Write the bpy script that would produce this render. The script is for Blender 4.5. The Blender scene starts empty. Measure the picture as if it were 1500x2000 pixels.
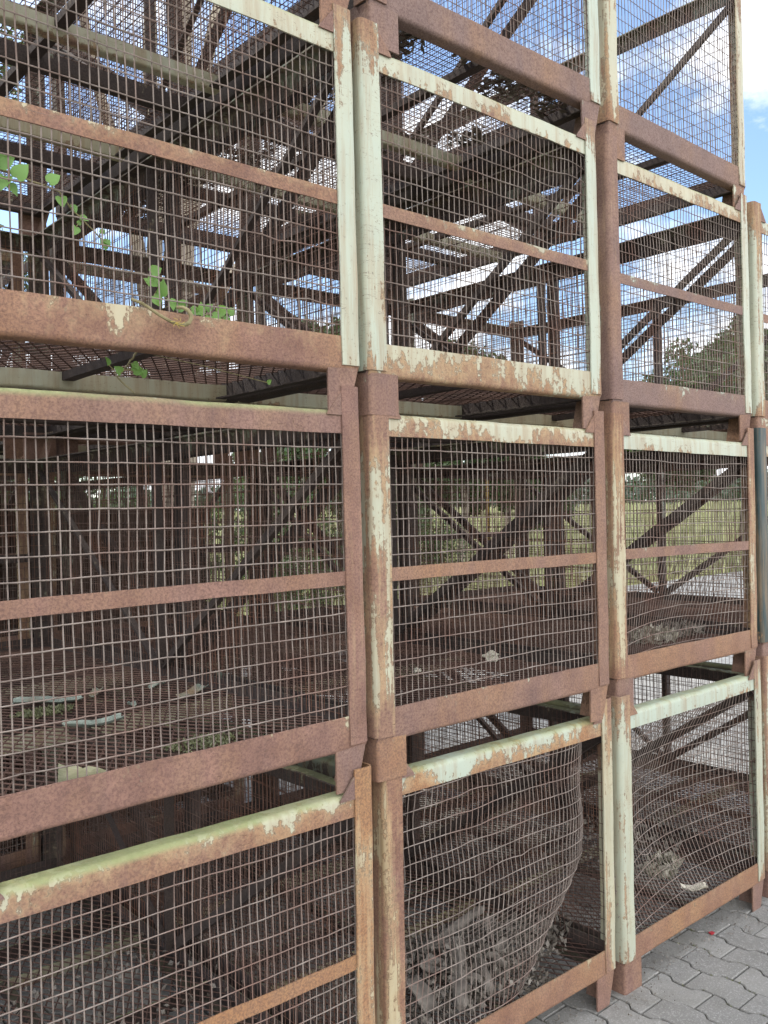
import bpy, bmesh, math, random
from mathutils import Vector, Matrix, noise
R = random.Random(7)
scene = bpy.context.scene
COL = scene.collection

# ---------------------------------------------------------------- camera
cam_d = bpy.data.cameras.new("camera")
cam = bpy.data.objects.new("camera", cam_d); COL.objects.link(cam)
cam_d.sensor_fit = 'HORIZONTAL'; cam_d.sensor_width = 36; cam_d.lens = 36 * 1.15
cam_d.clip_start = 0.05; cam_d.clip_end = 2000
FW = Vector((0.66114178, 0.75026068, -0.00068028))
RT = Vector((0.75006484, -0.66098938, -0.02226603))
UP = Vector((0.01715498, -0.01421075, 0.99975185))
m = Matrix((( RT.x, UP.x, -FW.x), (RT.y, UP.y, -FW.y), (RT.z, UP.z, -FW.z)))
cam.matrix_world = Matrix.Translation((-1.58795, -1.80501, 1.66121)) @ m.to_4x4()
scene.camera = cam
scene.render.resolution_x = 768; scene.render.resolution_y = 1024

# ---------------------------------------------------------------- light
SUN_EL, SUN_AZ = math.radians(56), math.radians(-24)      # azimuth from +y towards +x
world = bpy.data.worlds.new("World"); scene.world = world; world.use_nodes = True
nt = world.node_tree; nt.nodes.clear()
def wn(t, **k):
    n = nt.nodes.new(t)
    for a, b in k.items(): setattr(n, a, b)
    return n
sky = wn('ShaderNodeTexSky', sky_type='NISHITA', sun_disc=False, sun_elevation=SUN_EL, sun_rotation=SUN_AZ,
         altitude=50, air_density=1.0, dust_density=0.6, ozone_density=2.5)
tc = wn('ShaderNodeTexCoord'); sp = wn('ShaderNodeSeparateXYZ'); nt.links.new(tc.outputs['Generated'], sp.inputs[0])
zz = wn('ShaderNodeMath', operation='MAXIMUM'); nt.links.new(sp.outputs[2], zz.inputs[0]); zz.inputs[1].default_value = 0.0
za = wn('ShaderNodeMath', operation='ADD'); nt.links.new(zz.outputs[0], za.inputs[0]); za.inputs[1].default_value = 0.28
cx = wn('ShaderNodeMath', operation='DIVIDE'); nt.links.new(sp.outputs[0], cx.inputs[0]); nt.links.new(za.outputs[0], cx.inputs[1])
cy = wn('ShaderNodeMath', operation='DIVIDE'); nt.links.new(sp.outputs[1], cy.inputs[0]); nt.links.new(za.outputs[0], cy.inputs[1])
cc = wn('ShaderNodeCombineXYZ'); nt.links.new(cx.outputs[0], cc.inputs[0]); nt.links.new(cy.outputs[0], cc.inputs[1])
co = wn('ShaderNodeVectorMath', operation='ADD'); nt.links.new(cc.outputs[0], co.inputs[0]); co.inputs[1].default_value = (3.1, 1.2, 0)
cn = wn('ShaderNodeTexNoise'); nt.links.new(co.outputs[0], cn.inputs['Vector'])
cn.inputs['Scale'].default_value = 2.3; cn.inputs['Detail'].default_value = 9; cn.inputs['Roughness'].default_value = 0.58
cr = wn('ShaderNodeValToRGB'); nt.links.new(cn.outputs['Fac'], cr.inputs[0])
cr.color_ramp.elements[0].position = 0.49; cr.color_ramp.elements[0].color = (0.0, 0.0, 0.0, 1)
cr.color_ramp.elements[1].position = 0.61; cr.color_ramp.elements[1].color = (1, 1, 1, 1)
mx = wn('ShaderNodeMixRGB'); nt.links.new(cr.outputs[0], mx.inputs[0]); nt.links.new(sky.outputs[0], mx.inputs[1])
fb = wn('ShaderNodeMapRange'); nt.links.new(sp.outputs[1], fb.inputs[0])      # unseen brighter cloud bank added on the -y side, lights the crate fronts
fb.inputs[1].default_value = -0.5; fb.inputs[2].default_value = 0.3; fb.inputs[3].default_value = 2.1; fb.inputs[4].default_value = 0.95
fm = wn('ShaderNodeVectorMath', operation='SCALE'); fm.inputs[0].default_value = (6.4, 6.5, 6.7); nt.links.new(fb.outputs[0], fm.inputs['Scale'])
nt.links.new(fm.outputs[0], mx.inputs[2])
fo = wn('ShaderNodeMapRange'); nt.links.new(sp.outputs[1], fo.inputs[0])  # thicker cloud cover added on the same unseen side
fo.inputs[1].default_value = -0.5; fo.inputs[2].default_value = 0.2; fo.inputs[3].default_value = 0.10; fo.inputs[4].default_value = 0.0
lo = wn('ShaderNodeMapRange'); nt.links.new(sp.outputs[2], lo.inputs[0])      # more cloud towards the horizon
lo.inputs[1].default_value = 0.05; lo.inputs[2].default_value = 0.42; lo.inputs[3].default_value = 0.075; lo.inputs[4].default_value = 0.0
fl = wn('ShaderNodeMath', operation='ADD'); nt.links.new(fo.outputs[0], fl.inputs[0]); nt.links.new(lo.outputs[0], fl.inputs[1])
fa = wn('ShaderNodeMath', operation='ADD'); nt.links.new(cn.outputs['Fac'], fa.inputs[0]); nt.links.new(fl.outputs[0], fa.inputs[1])
nt.links.new(fa.outputs[0], cr.inputs[0])
bg = wn('ShaderNodeBackground'); bg.inputs[1].default_value = 0.13; nt.links.new(mx.outputs[0], bg.inputs[0])
wo = wn('ShaderNodeOutputWorld'); nt.links.new(bg.outputs[0], wo.inputs[0])

sd = bpy.data.lights.new("sun", 'SUN'); sd.energy = 2.4; sd.angle = math.radians(6); sd.color = (1.0, 0.95, 0.86)
sun = bpy.data.objects.new("sun", sd); COL.objects.link(sun)
sdir = Vector((math.sin(SUN_AZ) * math.cos(SUN_EL), math.cos(SUN_AZ) * math.cos(SUN_EL), math.sin(SUN_EL)))
sun.rotation_euler = sdir.to_track_quat('Z', 'Y').to_euler(); sun.location = (0, 0, 20)
vs = scene.view_settings
vs.view_transform = 'Standard'; vs.look = 'None'; vs.gamma = 1.0; vs.exposure = 1.15

# ---------------------------------------------------------------- materials
class NT:
    def __init__(s, name):
        s.m = bpy.data.materials.new(name); s.m.use_nodes = True
        s.t = s.m.node_tree; s.t.nodes.clear()
        s.out = s.n('ShaderNodeOutputMaterial'); s.b = s.n('ShaderNodeBsdfPrincipled')
        s.l(s.b.outputs[0], s.out.inputs[0])
    def n(s, t, **k):
        x = s.t.nodes.new(t)
        for a, b in k.items(): setattr(x, a, b)
        return x
    def l(s, a, b): s.t.links.new(a, b)
    def put(s, v, sock):
        if isinstance(v, (int, float)): sock.default_value = v
        elif isinstance(v, tuple): sock.default_value = (*v, 1) if len(v) == 3 and sock.type == 'RGBA' else v
        else: s.l(v, sock)
    def math(s, op, a, b=0.0, clamp=False):
        x = s.n('ShaderNodeMath', operation=op, use_clamp=clamp); s.put(a, x.inputs[0]); s.put(b, x.inputs[1]); return x.outputs[0]
    def mix(s, f, a, b, mode='MIX'):
        x = s.n('ShaderNodeMixRGB', blend_type=mode); s.put(f, x.inputs[0]); s.put(a, x.inputs[1]); s.put(b, x.inputs[2]); return x.outputs[0]
    def noise(s, vec, scale, detail=4, rough=0.5, dist=0.0):
        x = s.n('ShaderNodeTexNoise'); s.l(vec, x.inputs['Vector'])
        x.inputs['Scale'].default_value = scale; x.inputs['Detail'].default_value = detail
        x.inputs['Roughness'].default_value = rough; x.inputs['Distortion'].default_value = dist
        return x.outputs['Fac']
    def scaled(s, vec, sc):
        x = s.n('ShaderNodeVectorMath', operation='MULTIPLY'); s.l(vec, x.inputs[0]); x.inputs[1].default_value = sc; return x.outputs[0]
    def bump(s, h, strength, dist=0.002):
        x = s.n('ShaderNodeBump'); x.inputs['Strength'].default_value = strength; x.inputs['Distance'].default_value = dist
        s.l(h, x.inputs['Height']); s.l(x.outputs[0], s.b.inputs['Normal'])
    def ramp(s, f, stops):
        x = s.n('ShaderNodeValToRGB'); s.l(f, x.inputs[0]); e = x.color_ramp.elements
        while len(e) < len(stops): e.new(0.5)
        for i, (p, c) in enumerate(stops): e[i].position = p; e[i].color = (*c, 1)
        return x.outputs[0]

def objcoord(k):
    tc = k.n('ShaderNodeTexCoord'); oi = k.n('ShaderNodeObjectInfo')
    r = k.n('ShaderNodeVectorMath', operation='SCALE'); r.inputs[0].default_value = (37.1, 21.7, 13.3); k.l(oi.outputs['Random'], r.inputs['Scale'])
    a = k.n('ShaderNodeVectorMath', operation='ADD'); k.l(tc.outputs['Object'], a.inputs[0]); k.l(r.outputs[0], a.inputs[1])
    return a.outputs[0], oi

# object colour: R = how much paint is left, G = mint .. cream, B = pinkish .. orange rust, A = moss
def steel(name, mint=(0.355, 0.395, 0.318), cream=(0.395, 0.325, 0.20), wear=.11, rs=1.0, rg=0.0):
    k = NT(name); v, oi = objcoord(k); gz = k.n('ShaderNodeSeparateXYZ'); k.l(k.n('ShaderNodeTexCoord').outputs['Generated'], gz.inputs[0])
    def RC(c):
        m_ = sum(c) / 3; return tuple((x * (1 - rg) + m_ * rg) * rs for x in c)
    sc = k.n('ShaderNodeSeparateColor'); k.l(oi.outputs['Color'], sc.inputs[0])
    cR, cG, cB, cA = sc.outputs[0], sc.outputs[1], sc.outputs[2], oi.outputs['Alpha']
    n1 = k.noise(k.scaled(v, (1, 1, .6)), 5.5, 9, .68)
    st = k.noise(k.scaled(v, (40, 40, 3.2)), 1, 5, .6)
    spk = k.noise(v, 60, 4, .6)
    mval = k.math('ADD', k.math('ADD', k.math('MULTIPLY', n1, .58), k.math('MULTIPLY', st, .22)), k.math('MULTIPLY', spk, .20))
    if wear < 0:      # long runs down the posts
        run = k.noise(k.scaled(v, (34, 34, 1.0)), 1, 4, .62); run2 = k.noise(k.scaled(v, (80, 80, 5)), 1, 3, .5)
        mval = k.math('ADD', k.math('ADD', k.math('MULTIPLY', n1, .34), k.math('MULTIPLY', run, .40)), k.math('ADD', k.math('MULTIPLY', spk, .14), k.math('MULTIPLY', run2, .12)))
    thr = k.math('ADD', k.math('MULTIPLY', cR, .255), .365)
    d = k.math('SUBTRACT', thr, mval)
    if wear > 0: d = k.math('ADD', d, k.math('MULTIPLY', k.math('SUBTRACT', gz.outputs[2], .5), wear))
    else:      # posts: bare at the top, where the foot above drips on them, and at the very bottom
        d = k.math('SUBTRACT', d, k.math('MULTIPLY', k.math('SUBTRACT', gz.outputs[2], .74, True), -wear * 3))
        d = k.math('SUBTRACT', d, k.math('MULTIPLY', k.math('SUBTRACT', .10, gz.outputs[2], True), -wear * 5))
    paint = k.math('ADD', k.math('MULTIPLY', d, 26), .5, True)
    stain = k.math('MULTIPLY', k.math('ADD', k.math('ADD', d, .085), k.math('MULTIPLY', k.math('SUBTRACT', st, .5), .35)), 7, True)
    r1 = k.noise(v, 9, 6, .6); r2 = k.noise(v, 170, 5, .7); r3 = k.noise(k.scaled(v, (14, 14, 3)), 1, 4, .6)
    rust = k.mix(k.math('MULTIPLY', k.math('SUBTRACT', r1, .35), 3, True), RC((0.165, 0.086, 0.062)), RC((0.275, 0.150, 0.110)))
    rust = k.mix(k.math('MULTIPLY', k.math('SUBTRACT', r3, .45), 2.2, True), rust, RC((0.205, 0.130, 0.112)))
    rust = k.mix(k.math('MULTIPLY', k.math('SUBTRACT', 1.0, cG), .62, True), rust, RC((0.195, 0.148, 0.135)))
    orange = k.mix(r1, RC((0.29, 0.128, 0.060)), RC((0.34, 0.215, 0.105)))
    rb = k.noise(k.scaled(v, (1, 1, .45)), 3.4, 5, .62)
    cB2 = k.math('ADD', cB, k.math('MULTIPLY', k.math('SUBTRACT', k.math('ADD', k.math('MULTIPLY', rb, .6), k.math('MULTIPLY', r3, .4)), .47), 2.6), True)
    rust = k.mix(cB2, rust, orange)
    rust = k.mix(k.math('MULTIPLY', k.math('SUBTRACT', r2, .43), 6, True), rust, k.mix(.55, rust, RC((0.085, 0.048, 0.042))))
    och = k.mix(r1, RC((0.33, 0.20, 0.11)), RC((0.44, 0.34, 0.19)))
    base = k.mix(k.math('MULTIPLY', stain, k.math('ADD', k.math('MULTIPLY', cR, 2.2), .12, True)), rust, och)
    gm = k.math('ADD', cG, k.math('MULTIPLY', k.math('SUBTRACT', n1, .5), 1.2), True)
    pc = k.mix(gm, mint, cream)
    dirt = k.noise(k.scaled(v, (30, 30, 2.0)), 1, 6, .7)
    pc = k.mix(k.math('MULTIPLY', k.math('SUBTRACT', dirt, .46), 4.5, True), pc, k.mix(.62, pc, (0.25, 0.155, 0.075)))
    pc = k.mix(k.math('MULTIPLY', k.math('SUBTRACT', r1, .42), 1.8, True), pc, k.mix(.22, pc, (0.16, 0.15, 0.12)))
    col = k.mix(paint, base, pc)
    rim = k.math('SUBTRACT', 1.0, k.math('MULTIPLY', k.math('ABSOLUTE', d), 75), True)
    col = k.mix(k.math('MULTIPLY', rim, .7), col, (0.085, 0.042, 0.024))
    # thin scratches in the paint
    wv = k.noise(k.scaled(v, (9, 9, 60)), 1, 3, .55, 1.2)
    scr = k.math('MULTIPLY', k.math('LESS_THAN', k.math('ABSOLUTE', k.math('SUBTRACT', wv, .56)), .004), k.math('GREATER_THAN', n1, .52))
    col = k.mix(k.math('MULTIPLY', scr, .8), col, (0.10, 0.055, 0.035))
    pit = k.noise(v, 75, 6, .75)
    col = k.mix(k.math('MULTIPLY', k.math('SUBTRACT', pit, .60), 9, True), col, k.mix(.3, (0.060, 0.030, 0.020), col))
    geo = k.n('ShaderNodeNewGeometry'); s2 = k.n('ShaderNodeSeparateXYZ'); k.l(geo.outputs['Normal'], s2.inputs[0])
    up = k.math('MULTIPLY', k.math('SUBTRACT', s2.outputs[2], .05), 1.6, True)
    moss = k.math('MULTIPLY', k.math('MULTIPLY', up, cA), k.math('MULTIPLY', k.math('SUBTRACT', n1, .30), 4, True))
    col = k.mix(moss, col, k.mix(spk, (0.16, 0.19, 0.07), (0.30, 0.32, 0.16)))
    k.l(col, k.b.inputs['Base Color'])
    k.l(k.math('SUBTRACT', .9, k.math('MULTIPLY', paint, .38)), k.b.inputs['Roughness'])
    k.b.inputs['Specular IOR Level'].default_value = .35
    h = k.math('ADD', k.math('MULTIPLY', paint, .6), k.math('MULTIPLY', r2, k.math('SUBTRACT', 1.1, paint)))
    k.bump(h, .8, .0024)
    return k.m
STEEL = steel('painted_rusty_steel')
STEEL_POST = steel('painted_rusty_post', wear=-.16)
STEEL_IN = steel('shaded_inner_steel', (0.14, 0.17, 0.135), (0.18, 0.16, 0.09), .1, .32, .45)  # darker, greyer copy: interior shade put into the inner parts' colour
STEEL_DARK = steel('dark_green_steel', (0.022, 0.042, 0.044), (0.03, 0.05, 0.045))

def simple(name, c1, c2, scale=20, rough=.85, stretch=(1, 1, 1), bump=.4, bd=.002, c3=None):
    k = NT(name); v, oi = objcoord(k)
    n = k.noise(k.scaled(v, stretch), scale, 6, .62)
    col = k.mix(k.math('MULTIPLY', k.math('SUBTRACT', n, .3), 2.5, True), c1, c2)
    if c3:
        n2 = k.noise(v, scale * .3, 5, .6); col = k.mix(k.math('MULTIPLY', k.math('SUBTRACT', n2, .5), 6, True), col, c3)
    k.l(col, k.b.inputs['Base Color']); k.b.inputs['Roughness'].default_value = rough
    k.b.inputs['Specular IOR Level'].default_value = .25
    k.bump(n, bump, bd); return k.m
WIRE = simple('rusty_wire', (0.115, 0.088, 0.073), (0.27, 0.222, 0.190), 14, .75, bump=.3, c3=(0.165, 0.10, 0.078))
FLOORM = simple('rusty_mesh_sheet', (0.060, 0.036, 0.029), (0.125, 0.072, 0.054), 8, .9, bump=.2)
def leafmat(name, c1, c2, trans=.25, scale=3):
    k = NT(name); g = k.n('ShaderNodeNewGeometry'); tcn = k.n('ShaderNodeTexCoord')
    n = k.noise(tcn.outputs['Object'], scale, 3, .6)
    f = k.math('ADD', k.math('MULTIPLY', g.outputs['Random Per Island'], .6), k.math('MULTIPLY', n, .4))
    col = k.mix(f, c1, c2); k.l(col, k.b.inputs['Base Color']); k.b.inputs['Roughness'].default_value = .55
    tr = k.n('ShaderNodeBsdfTranslucent'); k.l(k.mix(.4, col, (0.25, 0.4, 0.05)), tr.inputs[0])
    ms = k.n('ShaderNodeMixShader'); ms.inputs[0].default_value = trans
    k.l(k.b.outputs[0], ms.inputs[1]); k.l(tr.outputs[0], ms.inputs[2]); k.l(ms.outputs[0], k.out.inputs[0])
    return k.m
TREELEAF = leafmat('tree_leaves', (0.026, 0.052, 0.016), (0.068, 0.108, 0.034), .16)
VINELEAF = leafmat('vine_leaves', (0.075, 0.17, 0.035), (0.17, 0.31, 0.07), .3, 20)
FARLEAF = leafmat('far_leaves', (0.035, 0.065, 0.040), (0.07, 0.11, 0.065), .1, .2)
GRASSM = leafmat('field_grass', (0.20, 0.225, 0.10), (0.46, 0.41, 0.24), .2, .15)
LITTER = leafmat('dry_leaf_litter', (0.060, 0.045, 0.034), (0.24, 0.21, 0.17), .0, 5)
PALELIT = leafmat('pale_dry_leaves', (0.15, 0.13, 0.10), (0.46, 0.42, 0.33), .1, 5)
BARK = simple('tree_bark', (0.15, 0.12, 0.09), (0.34, 0.29, 0.22), 12, .9, (1, 1, .25), .8, .02)
WOODG = simple('weathered_wood', (0.085, 0.070, 0.058), (0.25, 0.22, 0.185), 20, .9, (1, 1, 1), .7, .004)
PLANKM = simple('dark_brown_boards', (0.036, 0.022, 0.016), (0.090, 0.058, 0.041), 6, .85, (1, 6, 10), .5, .003)
FLAKE = simple('flaked_paint_sheet', (0.15, 0.18, 0.15), (0.34, 0.38, 0.32), 26, .8, bump=.4, c3=(0.22, 0.16, 0.10))
MOSSM = simple('moss_clump', (0.07, 0.10, 0.02), (0.24, 0.30, 0.07), 60, .95, bump=1, bd=.006)
MOSSWOOD = simple('mossy_pale_wood', (0.30, 0.30, 0.17), (0.40, 0.37, 0.24), 30, .9, (1, 1, 4), .6, .003, (0.16, 0.20, 0.07))
STONE = simple('pale_rubble', (0.32, 0.29, 0.22), (0.55, 0.51, 0.42), 30, .85, bump=.6)
STEM = simple('vine_stem', (0.13, 0.11, 0.05), (0.26, 0.22, 0.12), 40, .8, bump=.5)
YELLOW = simple('yellow_twine', (0.34, 0.24, 0.05), (0.50, 0.38, 0.10), 60, .7, bump=.4)
YTUBE = simple('yellow_paint', (0.42, 0.27, 0.03), (0.60, 0.40, 0.06), 30, .6, bump=.2)
REDM = simple('red_plastic', (0.28, 0.02, 0.025), (0.42, 0.04, 0.05), 30, .4, bump=.1)

# ---------------------------------------------------------------- mesh helpers
class MB:
    def __init__(s): s.v = []; s.f = []
    def add(s, vs, fs):
        o = len(s.v); s.v.extend(vs); s.f.extend([tuple(i + o for i in f) for f in fs])
    def prism(s, poly, a, b, frame, segs=1, jit=0.0, seed=0, cap=True, warp=None):
        """poly of (u,v) extruded along w from a to b; frame maps (u,v,w)->xyz"""
        n = len(poly); vs = []; fs = []
        for i in range(segs + 1):
            w = a + (b - a) * i / segs
            ju = noise.noise(Vector((w * 6, seed, 1))) * jit; jv = noise.noise(Vector((w * 6, seed, 9))) * jit
            for (u, v) in poly:
                q = (u + ju, v + jv, w)
                if warp: q = warp(*q)
                vs.append(frame(*q))
        for i in range(segs):
            for j in range(n):
                k = (j + 1) % n; fs.append((i*n+j, i*n+k, (i+1)*n+k, (i+1)*n+j))
        if cap: fs.append(tuple(range(n-1, -1, -1))); fs.append(tuple(range(segs*n, segs*n+n)))
        s.add(vs, fs)
    def box(s, x0, x1, y0, y1, z0, z1):
        s.prism([(x0, y0), (x1, y0), (x1, y1), (x0, y1)], z0, z1, lambda u, v, w: (u, v, w))
    def tube(s, pts, r, sides=6, cap=True):
        pts = [Vector(p) for p in pts]; n = len(pts); rs = r if isinstance(r, (list, tuple)) else [r] * n
        vs = []; fs = []; ref = None
        for i, p in enumerate(pts):
            d = (pts[min(i+1, n-1)] - pts[max(i-1, 0)])
            if d.length < 1e-9: d = Vector((0, 0, 1))
            d.normalize()
            if ref is None: ref = d.orthogonal().normalized()
            ref = (ref - d * ref.dot(d)); ref = ref.normalized() if ref.length > 1e-6 else d.orthogonal().normalized()
            w = d.cross(ref)
            for j in range(sides):
                t = 2 * math.pi * j / sides + .785
                vs.append(tuple(p + (ref * math.cos(t) + w * math.sin(t)) * rs[i]))
        for i in range(n-1):
            for j in range(sides):
                k = (j + 1) % sides; fs.append((i*sides+j, i*sides+k, (i+1)*sides+k, (i+1)*sides+j))
        if cap: fs.append(tuple(range(sides-1, -1, -1))); fs.append(tuple(range((n-1)*sides, n*sides)))
        s.add(vs, fs)
    def mesh(s, name, mat, smooth=35):
        me = bpy.data.meshes.new(name); me.from_pydata(s.v, [], s.f); me.materials.append(mat)
        bm = bmesh.new(); bm.from_mesh(me); bmesh.ops.recalc_face_normals(bm, faces=bm.faces); bm.to_mesh(me); bm.free()
        if smooth:
            me.polygons.foreach_set('use_smooth', [True] * len(me.polygons)); me.set_sharp_from_angle(angle=math.radians(smooth))
        me.update(); return me

def link(name, me, parent=None, color=None, loc=None, rot=None):
    o = bpy.data.objects.new(name, me); COL.objects.link(o)
    if parent: o.parent = parent
    if color: o.color = color
    if loc is not None: o.location = loc
    if rot is not None: o.rotation_euler = rot
    return o
def tag(o, label=None, cat=None, group=None, kind=None):
    if label: o['label'] = label
    if cat: o['category'] = cat
    if group: o['group'] = group
    if kind: o['kind'] = kind
    return o

# ---------------------------------------------------------------- crate geometry
X0, X1, T, DEP = -0.022, 1.047, 0.8992, 2.25
PITCH, BASE = 1.11561, 0.0288
GROUND = -0.078
def lprof(a, b, t=.005, r=.016, n=6):
    """L profile: corner at origin, legs along +u (a) and +v (b), outer bend radius r"""
    out = [(0, b)]
    for i in range(n + 1):
        th = math.pi + (math.pi / 2) * i / n
        out.append((r + r * math.cos(th), r + r * math.sin(th)))
    out.append((a, 0)); inn = [(a, t)]
    ri = r - t
    for i in range(n, -1, -1):
        th = math.pi + (math.pi / 2) * i / n
        inn.append((r + ri * math.cos(th), r + ri * math.sin(th)))
    inn.append((t, b)); return out + inn
PW = .065
def cornerframe(ix, iy, inset=0.0):
    sx = 1 if ix == 0 else -1; sy = 1 if iy == 0 else -1
    x0 = X0 + inset if ix == 0 else X1 - inset; y0 = 0 + inset if iy == 0 else DEP - inset
    return lambda u, v, w: (x0 + sx * u, y0 + sy * v, w)
MESH = {}
for ix in (0, 1):
    for iy in (0, 1):
        b = MB(); b.prism(lprof(PW, PW), .016, .962, cornerframe(ix, iy), 22, .0022, ix * 3 + iy * 7)
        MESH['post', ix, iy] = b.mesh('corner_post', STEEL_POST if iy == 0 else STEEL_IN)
        b = MB()
        if ix == 1: wp = lambda u, v, w: (u + .030 * max(0, (.0 - w) / .1) * (1 - u / .104), v, w)
        else: wp = None
        b.prism(lprof(.104, .10, .006, .010), -.104, .02, cornerframe(ix, iy, .0065), 6, .001, ix + iy, warp=wp)
        MESH['foot', ix, iy] = b.mesh('foot', STEEL)
        b = MB(); fr = cornerframe(ix, iy, .001)
        b.prism([(PW - .002, T - .014), (PW + .048, T - .014), (PW + .044, T - .006), (PW + .002, T + .044), (PW - .002, T + .044)], 0, .005, lambda u, v, w: fr(u, w, v))
        MESH['gusset', ix, iy] = b.mesh('gusset', STEEL)
# side frames: s = 'F','B' run along x ; 'L','R' run along y
def sideframe(s):
    # (u = height, v = inward depth, w = along)
    if s == 'F': return (lambda u, v, w: (w, .0055 + v, u)), X0 + .007, X1 - .007
    if s == 'B': return (lambda u, v, w: (w, DEP - .0055 - v, u)), X0 + .007, X1 - .007
    if s == 'L': return (lambda u, v, w: (X0 + .0055 + v, w, u)), .02, DEP - .02
    return (lambda u, v, w: (X1 - .0055 - v, w, u)), .02, DEP - .02
for si, s in enumerate('FBLR'):
    fr, a, c = sideframe(s)
    sg = 26
    b = MB(); b.prism([(u, v) for (u, v) in lprof(.092, .045, .005, .014)], a, c, fr, sg, .0025, 11 + si)
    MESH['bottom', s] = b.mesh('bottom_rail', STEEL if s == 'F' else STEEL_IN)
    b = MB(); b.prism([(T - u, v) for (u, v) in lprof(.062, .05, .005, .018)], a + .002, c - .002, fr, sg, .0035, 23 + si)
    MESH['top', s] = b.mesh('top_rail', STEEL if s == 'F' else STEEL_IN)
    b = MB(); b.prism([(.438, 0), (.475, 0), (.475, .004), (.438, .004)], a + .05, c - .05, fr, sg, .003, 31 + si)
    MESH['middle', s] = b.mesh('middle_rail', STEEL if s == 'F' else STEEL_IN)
for s in 'LR':
    fr, a, c = sideframe(s); mid = DEP / 2
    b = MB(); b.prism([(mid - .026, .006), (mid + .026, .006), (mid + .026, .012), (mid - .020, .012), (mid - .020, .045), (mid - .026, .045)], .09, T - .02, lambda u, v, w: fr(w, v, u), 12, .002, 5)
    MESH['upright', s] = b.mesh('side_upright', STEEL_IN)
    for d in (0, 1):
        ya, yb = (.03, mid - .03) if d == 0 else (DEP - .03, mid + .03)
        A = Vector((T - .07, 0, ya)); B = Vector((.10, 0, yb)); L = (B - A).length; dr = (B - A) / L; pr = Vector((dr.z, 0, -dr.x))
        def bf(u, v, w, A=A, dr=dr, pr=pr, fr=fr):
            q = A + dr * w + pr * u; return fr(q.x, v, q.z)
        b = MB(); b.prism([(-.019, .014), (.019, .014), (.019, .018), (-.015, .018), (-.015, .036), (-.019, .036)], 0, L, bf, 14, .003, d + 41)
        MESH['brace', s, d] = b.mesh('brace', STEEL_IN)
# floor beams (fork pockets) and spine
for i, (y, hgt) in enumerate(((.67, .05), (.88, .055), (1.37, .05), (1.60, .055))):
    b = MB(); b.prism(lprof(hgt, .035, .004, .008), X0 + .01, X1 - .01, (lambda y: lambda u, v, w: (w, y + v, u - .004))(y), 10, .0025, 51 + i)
    MESH['beam', i] = b.mesh('floor_beam', STEEL if i in (0, 2) else STEEL_IN)  # pale mossy front legs; pocket shade put into the back legs' colour
b = MB(); b.prism([(.50, .022), (.535, .022), (.535, .045), (.50, .045)], .02, DEP - .02, lambda u, v, w: (u, w, v), 12, .003, 60)
MESH['spine'] = b.mesh('floor_spine', STEEL_IN)
# expanded-metal floor
b = MB(); W_, al = X1 - X0 - .02, math.radians(31)
for sg in (-1, 1):
    dx, dy = math.sin(al) * sg, math.cos(al)      # bar direction
    pitch = .033; stepx = pitch / math.cos(al)
    k0 = -int(DEP * math.tan(al) / stepx) - 2
    for k in range(k0, int(W_ / stepx) - k0 + 2):
        xs = k * stepx
        # line x = xs + sg*tan(al)*y
        t = math.tan(al) * sg
        ys = [0.0, DEP - .02]; pts = []
        ya, yb = 0.0, DEP - .02
        xa, xb = xs, xs + t * yb
        if t > 0: lo, hi = (0 - xs) / t, (W_ - xs) / t
        else: lo, hi = (W_ - xs) / t, (0 - xs) / t
        lo, hi = max(lo, ya), min(hi, yb)
        if hi - lo < .02: continue
        nseg = max(1, int((hi - lo) / .3)); zo = .0 if sg > 0 else .0025
        path = []
        for q in range(nseg + 1):
            y = lo + (hi - lo) * q / nseg; x = xs + t * y
            path.append((X0 + .01 + x, .01 + y, .050 + zo + .006 * noise.noise(Vector((x * 3, y * 3, 0)))))
        b.tube(path, .0025, 4)
MESH['floor'] = b.mesh('floor_mesh', FLOORM, 0)

b = MB(); r = random.Random(17)
x = X0 + .02
while x < X1 - .015:
    b.tube([(x + r.uniform(-.001, .001), .01 + (DEP - .02) * q / 12, .052 + .004 * noise.noise(Vector((x * 3, q * .5, 0)))) for q in range(13)], .0016, 4); x += .0255
y = .02
while y < DEP - .015:
    b.tube([(X0 + .01 + (X1 - X0 - .02) * q / 8, y + r.uniform(-.001, .001), .055 + .004 * noise.noise(Vector((q * .4, y * 3, 0)))) for q in range(9)], .0016, 4); y += .0255
MESH['floor_sq'] = b.mesh('floor_mesh', FLOORM, 0)

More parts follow.
